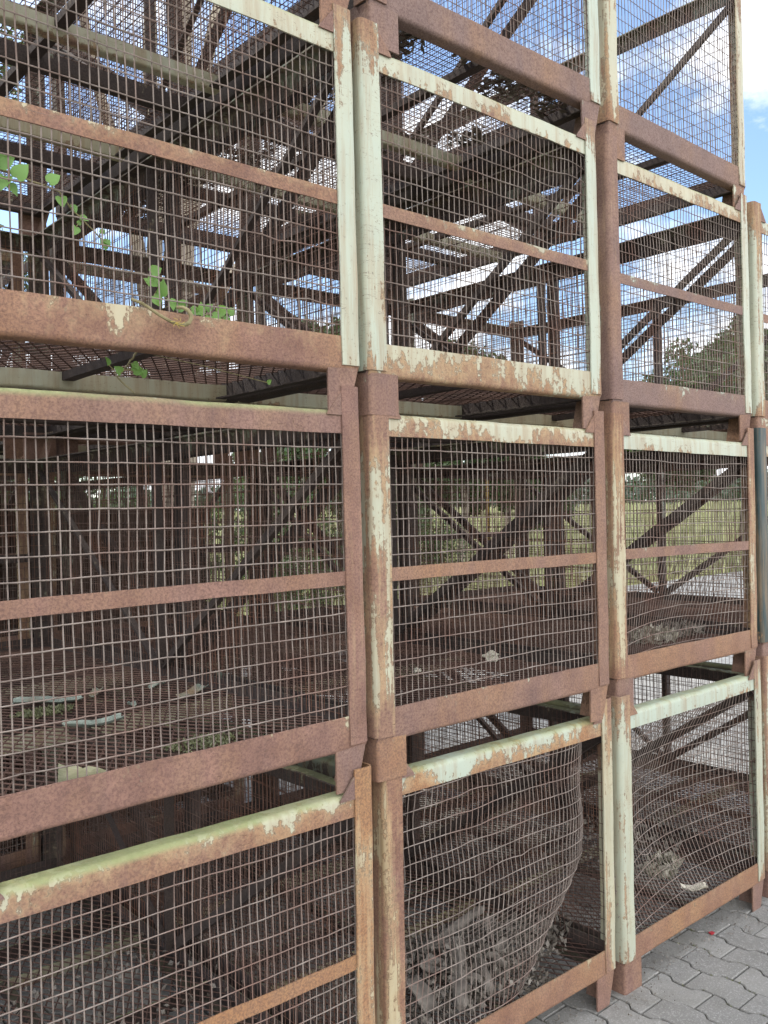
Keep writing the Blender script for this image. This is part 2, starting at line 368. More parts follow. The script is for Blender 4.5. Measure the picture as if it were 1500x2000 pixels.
# ---------------------------------------------------------------- woven wire panels
WIRE_IN = simple('shaded_rusty_wire', (0.055, 0.034, 0.027), (0.155, 0.100, 0.078), 14, .8, bump=.3, c3=(0.17, 0.080, 0.050))  # darker copy of the front wire, inner panels' shade is in the colour
def panel(width, z0=.06, z1=T - .012, sp=.0216, zp=.0485, disp=None, seed=0, frame=None, r=.00165, gaps=()):
    """wires across a panel; disp(u,w)->(du, dv, dw) displacement; frame(u,v,w)->xyz"""
    rr = random.Random(seed); b = MB()
    disp = disp or (lambda u, w: (0, 0, 0))
    def P(u, v, w):
        d = disp(u / width, (w - z0) / (z1 - z0))
        return frame(u + d[0], v + d[1], w + d[2])
    n = int(width / sp); off = (width - (n - 1) * sp) / 2
    for i in range(n):
        u = off + i * sp + rr.uniform(-.0011, .0011); ph = rr.uniform(0, 6); am = rr.uniform(.0003, .0014); lean = rr.uniform(-.0016, .0016)
        segs = 20; pts = []
        kf, ka = rr.uniform(.1, .9), (rr.choice((-1, 1)) * rr.uniform(.002, .0065) if rr.random() < .16 else 0)
        cut = segs + 1 if rr.random() > .02 else rr.randrange(6, segs)
        for k in range(min(segs + 1, cut)):
            f = k / segs
            kk = ka * max(0, 1 - abs(f - kf) / .09)
            pts.append(P(u + kk + am * math.sin(ph + f * 9) + lean * (f - .5), .0018 + .0008 * math.sin(ph * 3 + f * 40), z0 + (z1 - z0) * f))
        b.tube(pts, r * rr.uniform(.93, 1.07), 4, False)
    m_ = int((z1 - z0) / zp) + 1
    for j in range(m_):
        w = z0 + .012 + j * zp + rr.uniform(-.0015, .0015)
        if w > z1: continue
        ph = rr.uniform(0, 6); am = rr.uniform(.0005, .0018); segs = max(14, int(width / .045))
        pts = []
        kf, ka = rr.uniform(.1, .9), (rr.choice((-1, 1)) * rr.uniform(.003, .009) if rr.random() < .25 else 0)
        for k in range(segs + 1):
            f = k / segs
            kk = ka * max(0, 1 - abs(f - kf) / .05)
            pts.append(P(width * f, -.0018 + kk * .4, w + kk + am * math.sin(ph + f * 7) + .0006 * math.sin(f * 60 + ph)))
        b.tube(pts, r * rr.uniform(.93, 1.07), 4, False)
    return b
def fframe(u, v, w): return (X0 + .02 + u, .0135 + v, w)
FWD = X1 - X0 - .04
def wob(a, s):
    return lambda u, w: (0, a * noise.noise(Vector((u * 3, w * 3, s))) * math.sin(math.pi * u) ** .5 if 0 < u < 1 else 0, a * .35 * noise.noise(Vector((u * 4, w * 4, s + 5))))
MESH['wf', 0] = panel(FWD, disp=wob(.008, 1), seed=1, frame=fframe).mesh('wire_mesh', WIRE, 60)
MESH['wf', 1] = panel(FWD, disp=wob(.010, 7), seed=2, frame=fframe).mesh('wire_mesh', WIRE, 60)
# one with a sprung upper right corner
def d_c2(u, w):
    a = max(0, u - .45) / .55
    return (.006 * a * math.sin(w * 9), .03 * a * math.sin(math.pi * w) ** 2 * math.sin(math.pi * min(1, u)), -.013 * a * math.sin(u * 21 + w * 6) * w - .012 * a * w)
MESH['wf', 'sprung'] = panel(FWD, disp=d_c2, seed=3, frame=fframe).mesh('wire_mesh', WIRE, 60)
def d_b3(u, w):
    lo = max(0, .45 - w) / .45
    bump = -.018 * math.exp(-((u - .42) / .05) ** 2) * (1 if w > .93 else 0)
    return (.02 * lo * math.sin(u * 7), .10 * lo * math.sin(math.pi * u), .035 * lo * math.sin(math.pi * u) * (1 - lo) * 1.5 - bump * .8 + .008 * noise.noise(Vector((u * 5, w * 5, 2))))
MESH['wf', 'bellied'] = panel(FWD, disp=d_b3, seed=4, frame=fframe).mesh('wire_mesh', WIRE, 60)
# A2: sheet torn loose at the right, curling back into the crate
def d_a2(u, w):
    s0 = (.32 + .40 * min(1, max(0, w) * 2.2) ** .8) ; s = u
    if s <= s0: x = s; y = 0.0
    else:
        # heading grows along the sheet
        n = 14; ds = (s - s0) / n; x = s0; y = 0
        for i in range(n):
            h = 5.0 * ((i + .5) * ds) ** 1.35
            x += math.cos(h) * ds; y += math.sin(h) * ds
    return ((x - u) * FWD + .006 * math.sin(w * 20 + u * 9), y * FWD + .006 * noise.noise(Vector((u * 4, w * 3, 3))), .007 * math.sin(u * 8 + w * 5) * u + (.028 * math.exp(-((u - .34) / .05) ** 2) * math.sin(w * 30)) * .35)
MESH['wf', 'curled'] = panel(FWD, z0=.04, disp=d_a2, seed=5, frame=fframe).mesh('wire_mesh', WIRE, 60)
# A3: sheet sagging off the top rail
def d_a3(u, w):
    bell = math.sin(math.pi * u) * math.sin(math.pi * min(1, w * .95 + .03))
    sag = w ** 3 * math.sin(math.pi * u * .9)
    skew = .10 * (w - .0) * (1 - u) * .5
    return (-.07 * math.sin(math.pi * w) * (1 - u) + .05 * w * (1 - u), .15 * bell + .03 * w, -.045 * sag + .06 * (u - .5) * math.sin(math.pi * w) * (1 - w) * 2 + .012 * noise.noise(Vector((u * 4, w * 4, 1))))
MESH['wf', 'sagging'] = panel(FWD, z0=.05, disp=d_a3, seed=6, frame=fframe).mesh('wire_mesh', WIRE, 60)
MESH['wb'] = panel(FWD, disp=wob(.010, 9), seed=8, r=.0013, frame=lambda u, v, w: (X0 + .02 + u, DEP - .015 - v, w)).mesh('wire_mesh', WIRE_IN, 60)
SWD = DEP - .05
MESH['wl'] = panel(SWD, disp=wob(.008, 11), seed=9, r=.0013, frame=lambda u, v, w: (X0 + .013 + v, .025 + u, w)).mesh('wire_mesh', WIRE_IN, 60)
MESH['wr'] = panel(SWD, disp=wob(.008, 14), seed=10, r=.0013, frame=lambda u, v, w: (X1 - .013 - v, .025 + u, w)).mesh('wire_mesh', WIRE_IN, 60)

# ---------------------------------------------------------------- crates
FIT = {(1,2):(.003,-.0022,-.0014,-.0057,-.0003),(1,1):(.005,-.004,-.003,-.006,.006),(1,0):(.0022,-.0008,.0027,.0108,-.0018),
       (2,3):(.0029,-.0103,.0077,-.0106,-.0039),(2,2):(-.024,-.007,-.0012,-.0061,-.0037),(2,1):(-.0174,.0004,.0026,.0016,-.012),
       (2,0):(.006,.010,.0059,.0080,-.006),(3,3):(.0169,.0021,-.0078,-.0043,.0196),(3,2):(.0124,.0066,-.0005,-.0073,.0066),
       (3,1):(-.0009,.0053,.0025,.0072,-.0001),(3,0):(-.0044,-.0036,-.006,-.0006,-.003),(1,3):(.004,-.004,.004,0,0),
       (4,0):(.008,.006,-.004,0,0),(4,1):(.004,.010,.002,.002,0),(4,2):(.006,.012,0,.004,0)}
RUST = (0.0, .6, .08, .15)
# part colours per crate: PL/PR front posts, B bottom, T top, M middle
CC = {
 (1,3): dict(B=(.1,.4,.1,0), PR=(.3,.3,.1,0)),
 (1,2): dict(PR=(.92,.22,.25,0), B=(.22,.95,.18,0), M=(.20,.9,.30,.1), T=(.86,.38,.1,.55)),
 (1,1): dict(PR=(.16,.8,.05,0), B=(-.1,.85,.03,0), M=(-.1,.8,.10,0), T=(-.06,.55,.05,.8)),
 (1,0): dict(PR=(.38,.95,.75,0), T=(.40,.6,.40,.9), M=(-.1,.5,.85,0), B=RUST),
 (2,3): dict(M=None, PL=(.1,.4,.0,0), PR=(.80,.10,.0,0), B=(-.05,.0,.0,0), F=(-.1,.1,0,.1)),
 (2,2): dict(PL=(.80,.12,.5,0), PR=(.88,.18,.2,0), B=(.50,.55,.45,0), M=(.22,.5,.2,0), T=(.72,.40,.2,.3)),
 (2,1): dict(PL=(.40,.50,.40,0), PR=(.02,.5,.2,0), B=(.0,.5,.18,0), M=(.05,.5,.45,0), T=(.58,.55,.4,.3)),
 (2,0): dict(PL=(.46,.95,.35,0), PR=(.72,.55,.3,0), B=(.10,1,.45,.1), M=None, T=(.56,.15,.75,.6)),
 (3,3): dict(M=None, PL=(.62,.60,.3,0), PR=(.72,.55,.1,0), B=(-.02,.0,.0,0)),
 (3,2): dict(PL=(.12,.3,.15,0), PR=(.84,.25,.1,0), B=(.08,.05,.0,0), M=(.02,.1,.05,0), T=(.70,.70,.0,.6)),
 (3,1): dict(PL=(.50,.85,.2,0), PR=(.58,.75,.3,0), B=(.06,.8,.3,.1), M=(-.1,.5,.1,0), T=(.90,.22,.1,.3)),
 (3,0): dict(PL=(.84,.28,.3,0), PR=(.84,.25,.3,0), B=(.10,1,.50,.1), M=None, T=(.90,.02,.5,.45)),
 (4,2): dict(PL=(.78,.25,.3,0)), (4,0): dict(PL=(.7,.4,.3,0)),
}
NAMES = {1: 'left', 2: 'middle', 3: 'right'}
LAB = {
 (1,3): "mesh crate at the very top of the left stack, seen only from below",
 (1,2): "rusty mesh crate in the left stack with a vine growing through its wires",
 (1,1): "evenly rust-brown mesh crate in the left stack with paint flakes on its floor",
 (1,0): "bottom mesh crate of the left stack with mossy flaking top rail",
 (2,3): "top mesh crate of the middle stack with dark litter on its floor",
 (2,2): "mesh crate in the middle stack with pale green posts and ochre-streaked bottom rail",
 (2,1): "rusty mesh crate in the middle stack with one pale stone inside",
 (2,0): "bottom mesh crate of the middle stack with torn front mesh curling inwards",
 (3,3): "highest mesh crate against the sky at the right, brown bottom rail and open wire front",
 (3,2): "third-stack mesh crate with olive-grey top rail and speckled brown bottom rail",
 (3,1): "third-stack mesh crate with clean pale green top rail and bellied lower wires",
 (3,0): "bottom mesh crate of the third stack, mesh sagging off its white rail",
 (4,2): "topmost mesh crate of the far right stack, only its pale rust-streaked post in view",
 (4,1): "mesh crate with a dark green corner post at the right edge, middle of its stack",
 (4,0): "bottom mesh crate at the far right edge standing on the paving",
}
rr = random.Random(99)
def jc(c, a=.12): return (c[0] + rr.uniform(-a, a), min(1, max(0, c[1] + rr.uniform(-.2, .2))), min(1, max(0, c[2] + rr.uniform(-.1, .1))), c[3])
def crate(col, row, origin, rot, colors, label, group, front=0, dark=False, back=False):
    e = bpy.data.objects.new('mesh_crate', None); COL.objects.link(e); e.location = origin; e.rotation_euler = rot
    e.empty_display_size = .1
    tag(e, label, 'crate', group)
    g = lambda k, d: colors.get(k, d)
    for ix in (0, 1):
        for iy in (0, 1):
            c = g('PL' if ix == 0 else 'PR', jc((.45, .5, .2, 0))) if iy == 0 else jc((.35, .5, .15, 0))
            p = link('corner_post', MESH['post', ix, iy], e, c)
            if dark and ix == 0 and iy == 0:
                p.material_slots[0].link = 'OBJECT'; p.material_slots[0].material = STEEL_DARK; p.color = (.9, .3, .1, 0)
            link('foot', MESH['foot', ix, iy], e, g('F', jc((.0, .5, .15, .1))))
            link('gusset', MESH['gusset', ix, iy], e, jc((.05, .5, .1, .1)))
    for s in 'FBLR':
        link('bottom_rail', MESH['bottom', s], e, g('B', jc(RUST)) if s == 'F' else jc((.0, .4, .05, .15)))
        link('top_rail', MESH['top', s], e, g('T', jc((.5, .5, .2, .4))) if s == 'F' else jc((.3, .45, .1, .5)))
    if colors.get('M', 1) is not None: link('middle_rail', MESH['middle', 'F'], e, g('M', jc(RUST)))
    link('middle_rail', MESH['middle', 'B'], e, jc(RUST))
    for s in 'LR':
        link('side_upright', MESH['upright', s], e, jc((.05, .4, .15, 0)))
        for d in (0, 1): link('brace', MESH['brace', s, d], e, jc((.0, .4, .15, 0)))
    for i in range(4): link('floor_beam', MESH['beam', i], e, jc((.95 if i in (0, 2) else 0, .65, .1, .9)))
    link('floor_spine', MESH['spine'], e, jc(RUST))
    link('floor_mesh', MESH['floor_sq' if row == 3 else 'floor'], e)
    link('wire_mesh', MESH['wf', front], e)
    link('wire_mesh', MESH['wb'], e); link('wire_mesh', MESH['wl'], e); link('wire_mesh', MESH['wr'], e)
    return e
FRONT = {(1,2): 1, (1,1): 0, (1,0): 1, (2,3): 1, (2,2): 'sprung', (2,1): 0, (2,0): 'curled', (3,3): 0, (3,2): 1, (3,1): 'bellied', (3,0): 'sagging'}
CR = {}
for (c, r), lab in LAB.items():
    dx, dy, dz, ry, rz = FIT[c, r]
    CR[c, r] = crate(c, r, ((c - 2) * PITCH + dx, dy, r + BASE + dz), (0, ry, rz), CC.get((c, r), {}), lab,
                     'stacked wire mesh crates', FRONT.get((c, r), 0), dark=(c, r) == (4, 1))
BY = 2.42
for c in (1, 2):
    for r in range(3):
        crate(c, r, ((c - 2) * PITCH + R.uniform(-.02, .02), BY + R.uniform(-.02, .03), r + BASE), (0, 0, R.uniform(-.006, .006)),
              {}, "%s mesh crate of the %s stack in the row behind the front crates" % (('lowest', 'second', 'third', 'topmost')[r], ('left', 'right')[c - 1]),
              'mesh crates of the row behind')

# ---------------------------------------------------------------- ground
def ground_mat():
    k = NT('concrete_paving'); tcn = k.n('ShaderNodeTexCoord'); v = tcn.outputs['Object']; g = k.n('ShaderNodeNewGeometry')
    n = k.noise(v, 2.2, 6, .6); f = k.noise(v, 150, 4, .75); n3 = k.noise(v, 30, 4, .6)
    col = k.mix(k.math('ADD', k.math('MULTIPLY', g.outputs['Random Per Island'], .55), k.math('MULTIPLY', n, .45)), (0.165, 0.158, 0.145), (0.280, 0.268, 0.243))
    col = k.mix(k.math('MULTIPLY', k.math('SUBTRACT', f, .52), 6, True), col, (0.40, 0.39, 0.365))
    n4 = k.noise(v, 5, 5, .65); col = k.mix(k.math('MULTIPLY', k.math('SUBTRACT', n4, .5), 3.0, True), col, k.mix(.55, col, (0.13, 0.12, 0.10)))
    col = k.mix(k.math('MULTIPLY', k.math('SUBTRACT', n3, .50), 2.5, True), col, k.mix(.35, col, (0.10, 0.098, 0.092)))
    k.l(col, k.b.inputs['Base Color']); k.b.inputs['Roughness'].default_value = .9; k.bump(f, .9, .0025); return k.m
PAVEM = ground_mat()
JOINT = simple('joint_grit', (0.035, 0.036, 0.030), (0.075, 0.075, 0.060), 90, .95, bump=.6)
FIELDM = simple('field_soil', (0.13, 0.16, 0.05), (0.27, 0.26, 0.11), .25, .95, bump=.2, bd=.05)
def farpave():
    k = NT('far_paving'); tcn = k.n('ShaderNodeTexCoord'); v = tcn.outputs['Object']
    br = k.n('ShaderNodeTexBrick'); k.l(v, br.inputs['Vector']); br.inputs['Scale'].default_value = 1
    br.inputs['Brick Width'].default_value = .21; br.inputs['Row Height'].default_value = .135; br.inputs['Mortar Size'].default_value = .004
    br.inputs['Color1'].default_value = (.19, .188, .182, 1); br.inputs['Color2'].default_value = (.235, .232, .225, 1); br.inputs['Mortar'].default_value = (.07, .07, .06, 1)
    n = k.noise(v, .8, 6, .6)
    k.l(k.mix(k.math('MULTIPLY', n, .5), br.outputs[0], (.14, .14, .13)), k.b.inputs['Base Color']); k.b.inputs['Roughness'].default_value = .9
    return k.m
FARP = farpave()
# terrain sheet to the horizon
b = MB(); S = 900
b.add([(-S, -S, GROUND - .05), (S, -S, GROUND - .05), (S, S, GROUND - .05), (-S, S, GROUND - .05)], [(0, 1, 2, 3)])
tag(link('ground', b.mesh('ground', FIELDM, 0)), kind='structure')
b = MB(); b.box(-14, 70, -22, 9.2, GROUND - .045, GROUND - .010)
tag(link('yard_base', b.mesh('yard_base', JOINT, 0)), kind='structure')
# far part of the yard, a sheet round the modelled pavers
px0, px1, py0, py1 = -2.03, 7.02, -3.0, 5.04
b = MB(); zf = GROUND - .0035
for (x0, x1, y0, y1) in ((-14, px0, -22, 9.2), (px1, 70, -22, 9.2), (px0, px1, -22, py0), (px0, px1, py1, 9.2)):
    b.add([(x0, y0, zf), (x1, y0, zf), (x1, y1, zf), (x0, y1, zf)], [(0, 1, 2, 3)])
tag(link('yard', b.mesh('yard', FARP, 0)), kind='structure')
# interlocking pavers near the crates
def wave(t):      # trapezoid, period 1
    t = t % 1.0
    if t < .12: return t / .12
    if t < .5: return 1
    if t < .62: return 1 - (t - .5) / .12
    return 0
b = MB(); PX, PY = .135, .21
def edge(i, y): return 1.053 + i * PX + .026 * (wave((y + .055) / PY) - .5)
g_ = .0036
for i in range(int((px0 - 1.053) / PX), int((px1 - 1.053) / PX)):
    yoff = .010 - (0 if i % 2 else .105)
    for j in range(int((py0 - yoff) / PY), int((py1 - yoff) / PY)):
        ya, yb = yoff + j * PY + g_, yoff + (j + 1) * PY - g_
        n = 10; L_ = []; R_ = []
        for q in range(n + 1):
            y = ya + (yb - ya) * q / n
            L_.append((edge(i, y) + g_, y)); R_.append((edge(i + 1, y) - g_, y))
        poly = L_ + R_[::-1]
        cx_ = sum(p[0] for p in poly) / len(poly); cy_ = sum(p[1] for p in poly) / len(poly)
        dz = R.uniform(-.0022, .0016); tx, ty = R.uniform(-.012, .012), R.uniform(-.012, .012)
        z = lambda p: GROUND + dz + (p[0] - cx_) * tx + (p[1] - cy_) * ty
        m0 = len(poly); vs_ = []
        for (sc, dd) in ((1, -.02), (1, -.0030), (.0, 0)):
            for p in poly:
                if sc: vs_.append((p[0], p[1], z(p) + dd))
                else:
                    ddx, ddy = cx_ - p[0], cy_ - p[1]; l = math.hypot(ddx, ddy); e_ = .0032
                    vs_.append((p[0] + ddx / l * e_, p[1] + ddy / l * e_, z(p)))
        fs_ = []
        for q in range(2):
            for w in range(m0): fs_.append((q*m0+w, q*m0+(w+1) % m0, (q+1)*m0+(w+1) % m0, (q+1)*m0+w))
        top = [2*m0 + w for w in range(m0)]
        for q in range(n): fs_.append((top[q], top[q+1], top[m0-2-q], top[m0-1-q]))
        b.add(vs_, fs_)
tag(link('paving', b.mesh('paving', PAVEM, 0)), kind='structure')

# ---------------------------------------------------------------- vegetation helpers
def leaf_quad(b, p, d, nrm, L, W):
    """small pointed leaf with a fold"""
    d = d.normalized(); s = d.cross(nrm); s = s.normalized() if s.length > 1e-5 else d.orthogonal().normalized()
    n2 = s.cross(d)
    a = p; t = p + d * L; l = p + d * L * .42 + s * W * .5 - n2 * W * .12; r = p + d * L * .42 - s * W * .5 - n2 * W * .12
    b.add([tuple(a), tuple(r), tuple(t), tuple(l)], [(0, 1, 2), (0, 2, 3)])
def rv(r): 
    while True:
        v = Vector((r.uniform(-1, 1), r.uniform(-1, 1), r.uniform(-1, 1)))
        if .05 < v.length < 1: return v
def tree(base, stems, clumps, n_leaf, leaf, label, group=None, mat=None, seed=1, name='tree', stem_r=.06):
    r = random.Random(seed); e = bpy.data.objects.new(name, None); COL.objects.link(e); e.location = base
    tag(e, label, 'tree', group); B = Vector(base)
    tb = MB()
    for s_ in stems:
        pts = [Vector(p) - B for p in s_[0]]; fine = []
        for i in range(len(pts) - 1):
            for q in range(5): fine.append(pts[i].lerp(pts[i+1], q / 5))
        fine.append(pts[-1])
        fine = [p + Vector((noise.noise(p * .9 + Vector((seed, 0, 0))), noise.noise(p * .9 + Vector((0, seed, 5))), 0)) * s_[1] * 1.2 for p in fine]
        n = len(fine); tb.tube(fine, [s_[1] * (1 - .65 * i / n) for i in range(n)], 8)
        s_.append(fine)
    cb = MB()
    for (c, rad, w) in clumps:
        c = Vector(c) - B
        # limb from the nearest stem point
        best = min((p for s_ in stems for p in s_[2]), key=lambda p: (p - c).length + abs(p.z - c.z) * .5)
        mid = best.lerp(c, .5) + rv(r) * rad * .2
        tb.tube([best, mid, c], [stem_r * .4, stem_r * .28, stem_r * .1], 5)
        nsub = max(6, int(14 * w)); subs = []
        for q in range(nsub):
            v = rv(r).normalized() * rad * r.uniform(.35, 1.0); v.z *= .8
            subs.append((c + v, rad * r.uniform(.18, .40))); tb.tube([c.lerp(c + v, .1), c + v * .6 + rv(r) * rad * .05, c + v], [stem_r * .1, stem_r * .06, stem_r * .025], 4)
        for q in range(int(n_leaf * w)):
            sc, sr = subs[r.randrange(nsub)]; p = sc + rv(r) * sr
            leaf_quad(cb, p, rv(r) + Vector((0, 0, -.3)), rv(r), leaf * r.uniform(.6, 1.2), leaf * r.uniform(.4, .7))
    link('trunk', tb.mesh('trunk', BARK), e); link('crown', cb.mesh('crown', mat or TREELEAF, 0), e)
    return e
G = GROUND
# the many-stemmed tree straight behind the left stacks
tree((2.5, 6.1, G), [[[(2.5, 6.1, G), (2.46, 6.05, 3), (2.43, 6, 6.0), (2.45, 6, 7.6), (2.5, 6.1, 9)], .10],
                     [[(2.6, 6.15, G), (2.7, 6.1, 3), (2.80, 6, 6.1), (2.86, 6, 6.9), (2.8, 6, 9)], .14],
                     [[(2.65, 6.2, G), (2.85, 6.1, 4), (3.02, 6, 6.05), (3.28, 6, 7.0), (3.9, 6.1, 9)], .10],
                     [[(2.5, 6.2, 3.4), (2.2, 6.1, 4.8), (1.9, 6.0, 5.7), (1.5, 5.9, 7), (1.3, 6.2, 9)], .07],
                     [[(2.8, 6.2, 3.2), (3.4, 6.1, 4.2), (4.2, 6.0, 5.3), (4.8, 6.3, 6.6), (4.9, 6.4, 9)], .06]],
     [((2.4, 6.6, 11.0), 1.1, 1), ((4.2, 6.9, 10.6), 1.0, 1), ((1.2, 6.8, 10.4), .9, .8), ((2.8, 7.6, 11.9), 1.1, .8)],
     2600, .085, "many-stemmed tree with tan bark rising behind the left crates", seed=3, stem_r=.1)
tree((0.4, 7.6, G), [[[(0.4, 7.6, G), (0.55, 7.5, 2.4), (0.9, 7.3, 5), (1.0, 7.2, 6.4)], .09]],
     [((.9, 7.0, 6.3), .75, 1), ((.55, 7.2, 5.2), .8, 1), ((1.0, 7.1, 4.1), .75, 1), ((.3, 7.0, 3.2), .9, 1), ((1.1, 7.2, 2.2), .9, 1), ((2.0, 7.8, 1.6), .9, 1)],
     1900, .085, "bushy green tree behind the far left of the crates", seed=5)
# bushes behind the middle
def bush(x, y, rad, h, lab, seed, n=2600):
    e = tree((x, y, G), [[[(x, y, G), (x + .1, y, h * .4), (x, y + .1, h * .8)], .05]],
             [((x + math.cos(a) * rad * .5, y + math.sin(a) * rad * .5, h * q), rad * .62, 1) for a, q in ((0, .35), (2.1, .55), (4.2, .42), (1, .78))],
             n, .085, lab, 'bushes behind the yard', seed=seed, name='bush', stem_r=.04)
    e['category'] = 'bush'
bush(3.8, 10.2, .8, 2.1, "rounded green bush behind the back of the left crates", 11)
bush(7.2, 10.6, 1.5, 2.2, "low green bush at the edge of the yard behind the middle crates", 12)
bush(11.4, 12.6, 1.6, 2.9, "green bush beyond the yard between two field trees", 13)
# trees beyond the yard
def field_tree(x, y, h, rad, lab, seed, n=2600, leaf=.2, low=.28):
    r = random.Random(seed); cl = []
    for i in range(9):
        a = r.uniform(0, 6.28); q = r.uniform(.1, .95)
        cl.append(((x + math.cos(a) * rad * .6 * (1.1 - q), y + math.sin(a) * rad * .6 * (1.1 - q), h * (low + (.90 - low) * q)), rad * r.uniform(.34, .52), 1))
    cl.append(((x, y, h * .9), rad * .36, 1))
    tree((x, y, G), [[[(x, y, G), (x + .2, y, h * .35), (x, y + .2, h * .85)], .12]], cl, n, leaf, lab, 'trees beyond the yard', seed=seed, name='broadleaf_tree', stem_r=.2)
field_tree(24.0, 11.0, 6.9, 3.4, "large round leafy tree seen through the right crates against blue sky", 21, n=4200, low=.58)
field_tree(21.0, 12.0, 4.2, 2.0, "smaller leafy tree just left of the large round tree", 22, n=3400, low=.58)
field_tree(16.2, 15.2, 6.4, 2.6, "tall loose-crowned tree seen through the middle crates", 23)
field_tree(18.6, 15.6, 5.2, 2.2, "dense low-crowned tree behind the middle crates to the right of the tall one", 24)
field_tree(12.2, 15.6, 6.6, 2.6, "leafy tree behind the middle crates, leftmost of the field trees", 25)
# distant wood
b = MB(); r = random.Random(55)
for q in range(30000):
    th = math.radians(r.uniform(12, 82)); dist = r.uniform(230, 300)
    x, y = -1.6 + math.sin(th) * dist, -1.8 + math.cos(th) * dist
    hh = 8.5 + 5.5 * noise.noise(Vector((th * 26, 0, 0))) + 2.6 * noise.noise(Vector((th * 90, 3, 0)))
    z = G + hh * r.random() ** .6
    s_ = r.uniform(.5, 1.3); leaf_quad(b, Vector((x, y, z)), rv(r), rv(r), s_ * 1.6, s_ * 1.3)
tag(link('distant_wood', b.mesh('distant_wood', FARLEAF, 0)), 'dark line of woodland along the horizon beyond the field', 'woodland', kind='stuff')
# field grass
b = MB(); r = random.Random(66)
for q in range(42000):
    th = math.radians(r.uniform(24, 72)); dist = 12 * (16 ** (r.random() ** .8))
    x, y = -1.6 + math.sin(th) * dist, -1.8 + math.cos(th) * dist
    if y < 9.4 and x < 70: continue
    s_ = (.12 + dist * .012) * r.uniform(.6, 1.3); w = .012 + dist * .0022
    a = r.uniform(0, 3.14); dx, dy = math.cos(a) * w, math.sin(a) * w; lx, ly = r.uniform(-.3, .3) * s_, r.uniform(-.3, .3) * s_
    b.add([(x - dx, y - dy, G - .05), (x + dx, y + dy, G - .05), (x + lx, y + ly, G + s_)], [(0, 1, 2)])
tag(link('field_grass', b.mesh('field_grass', GRASSM, 0)), 'tall yellow-green grass of the field beyond the yard', 'grass', kind='stuff')

# ---------------------------------------------------------------- timber in the row behind
r = random.Random(77)
for (cx_, row, nlay) in ((1, 0, 8), (2, 0, 8), (1, 1, 8), (2, 1, 7)):
    xb = (cx_ - 2) * PITCH
    for ly in range(nlay):
        th = .085; z0 = row + BASE + .062 + ly * (th + .003)
        b = MB(); xo = r.uniform(-.02, .02); y0 = BY + .18 + r.uniform(0, .05); y1 = BY + 2.05 + r.uniform(-.1, .05)
        b.prism([(.06, 0), (.97, 0), (.97, th), (.06, th)], 0, y1 - y0, lambda u, v, w: (u, w, v), 6, .004, ly)
        o = link('timber_slab', b.mesh('timber_slab', PLANKM, 35), None, None, (xb + xo, y0, z0))
        lv = ('lowest', 'second', 'third', 'fourth', 'fifth', 'sixth', 'seventh', 'eighth')[ly]
        tag(o, "%s dark timber slab in the %s crate of the %s rear stack" % (lv, ('bottom', 'second')[row], ('left', 'right')[cx_ - 1]), 'timber slab', 'dark timber slabs in the rear crates')

# ---------------------------------------------------------------- things lying in the crates
def sheet(x, y, z, L, W, rot, curl, mat, name, lab, cat, grp=None, th=.003, seed=0):
    b = MB(); r = random.Random(seed); n, m_ = 12, 5; vs_ = []
    for k in (0, 1):
        for i in range(n + 1):
            for j in range(m_ + 1):
                u, v = i / n, j / m_
                hw = W * (1 + .35 * noise.noise(Vector((u * 4, seed, v * 2)))) * (.75 + .25 * math.sin(math.pi * u))
                xx = (u - .5) * L + .012 * noise.noise(Vector((v * 9, seed, 4))); yy = (v - .5) * hw
                zz_ = curl * (2 * v - 1) ** 2 + curl * .6 * math.sin(u * 5 + seed) + .004 * noise.noise(Vector((u * 7, v * 7, seed))) + k * th
                vs_.append((xx, yy, zz_ + abs(curl) * .6))
    S_ = (n + 1) * (m_ + 1); fs_ = []
    for i in range(n):
        for j in range(m_):
            a = i * (m_ + 1) + j; q = (a, a + 1, a + m_ + 2, a + m_ + 1); fs_.append(q[::-1]); fs_.append(tuple(t + S_ for t in q))
    for i in range(n):
        for j in (0, m_):
            a = i * (m_ + 1) + j; c = a + m_ + 1; fs_.append((a, c, c + S_, a + S_))
    for j in range(m_):
        for i in (0, n):
            a = i * (m_ + 1) + j; fs_.append((a, a + 1, a + 1 + S_, a + S_))
    b.add(vs_, fs_)
    return tag(link(name, b.mesh(name, mat, 40), None, None, (x, y, z), (0, 0, rot)), lab, cat, grp)
FZ = 1.0 + BASE + .058
FG = 'flaked paint sheets in the left crate'
sheet(-.567, .947, FZ, .20, .07, -.3, .010, FLAKE, 'paint_flake', "large pale green flake beside the moss clump, at the far left of the crate floor", 'paint flake', FG, seed=1)
sheet(-.587, .56, FZ, .16, .045, -.15, .010, FLAKE, 'paint_flake', "narrow pale green flake lying right of the moss and nearest the wood block", 'paint flake', FG, seed=2)
sheet(-.185, .735, FZ, .15, .045, .55, .008, FLAKE, 'paint_flake', "pale green strip of old paint, rightmost on the rust-brown crate floor", 'paint flake', FG, seed=3)
sheet(-.40, .98, FZ, .09, .03, .9, .006, FLAKE, 'paint_flake', "small pale flake furthest back between the two long strips", 'paint flake', FG, seed=4)
sheet(-.20, .95, FZ, .07, .03, .5, .006, FLAKE, 'paint_flake', "thin grey flake behind the rightmost green strip", 'paint flake', FG, seed=5)
sheet(-.40, .72, FZ, .05, .02, 1.4, .006, FLAKE, 'paint_flake', "tiny upright flake in the centre of the rust-brown crate floor", 'paint flake', FG, seed=6)
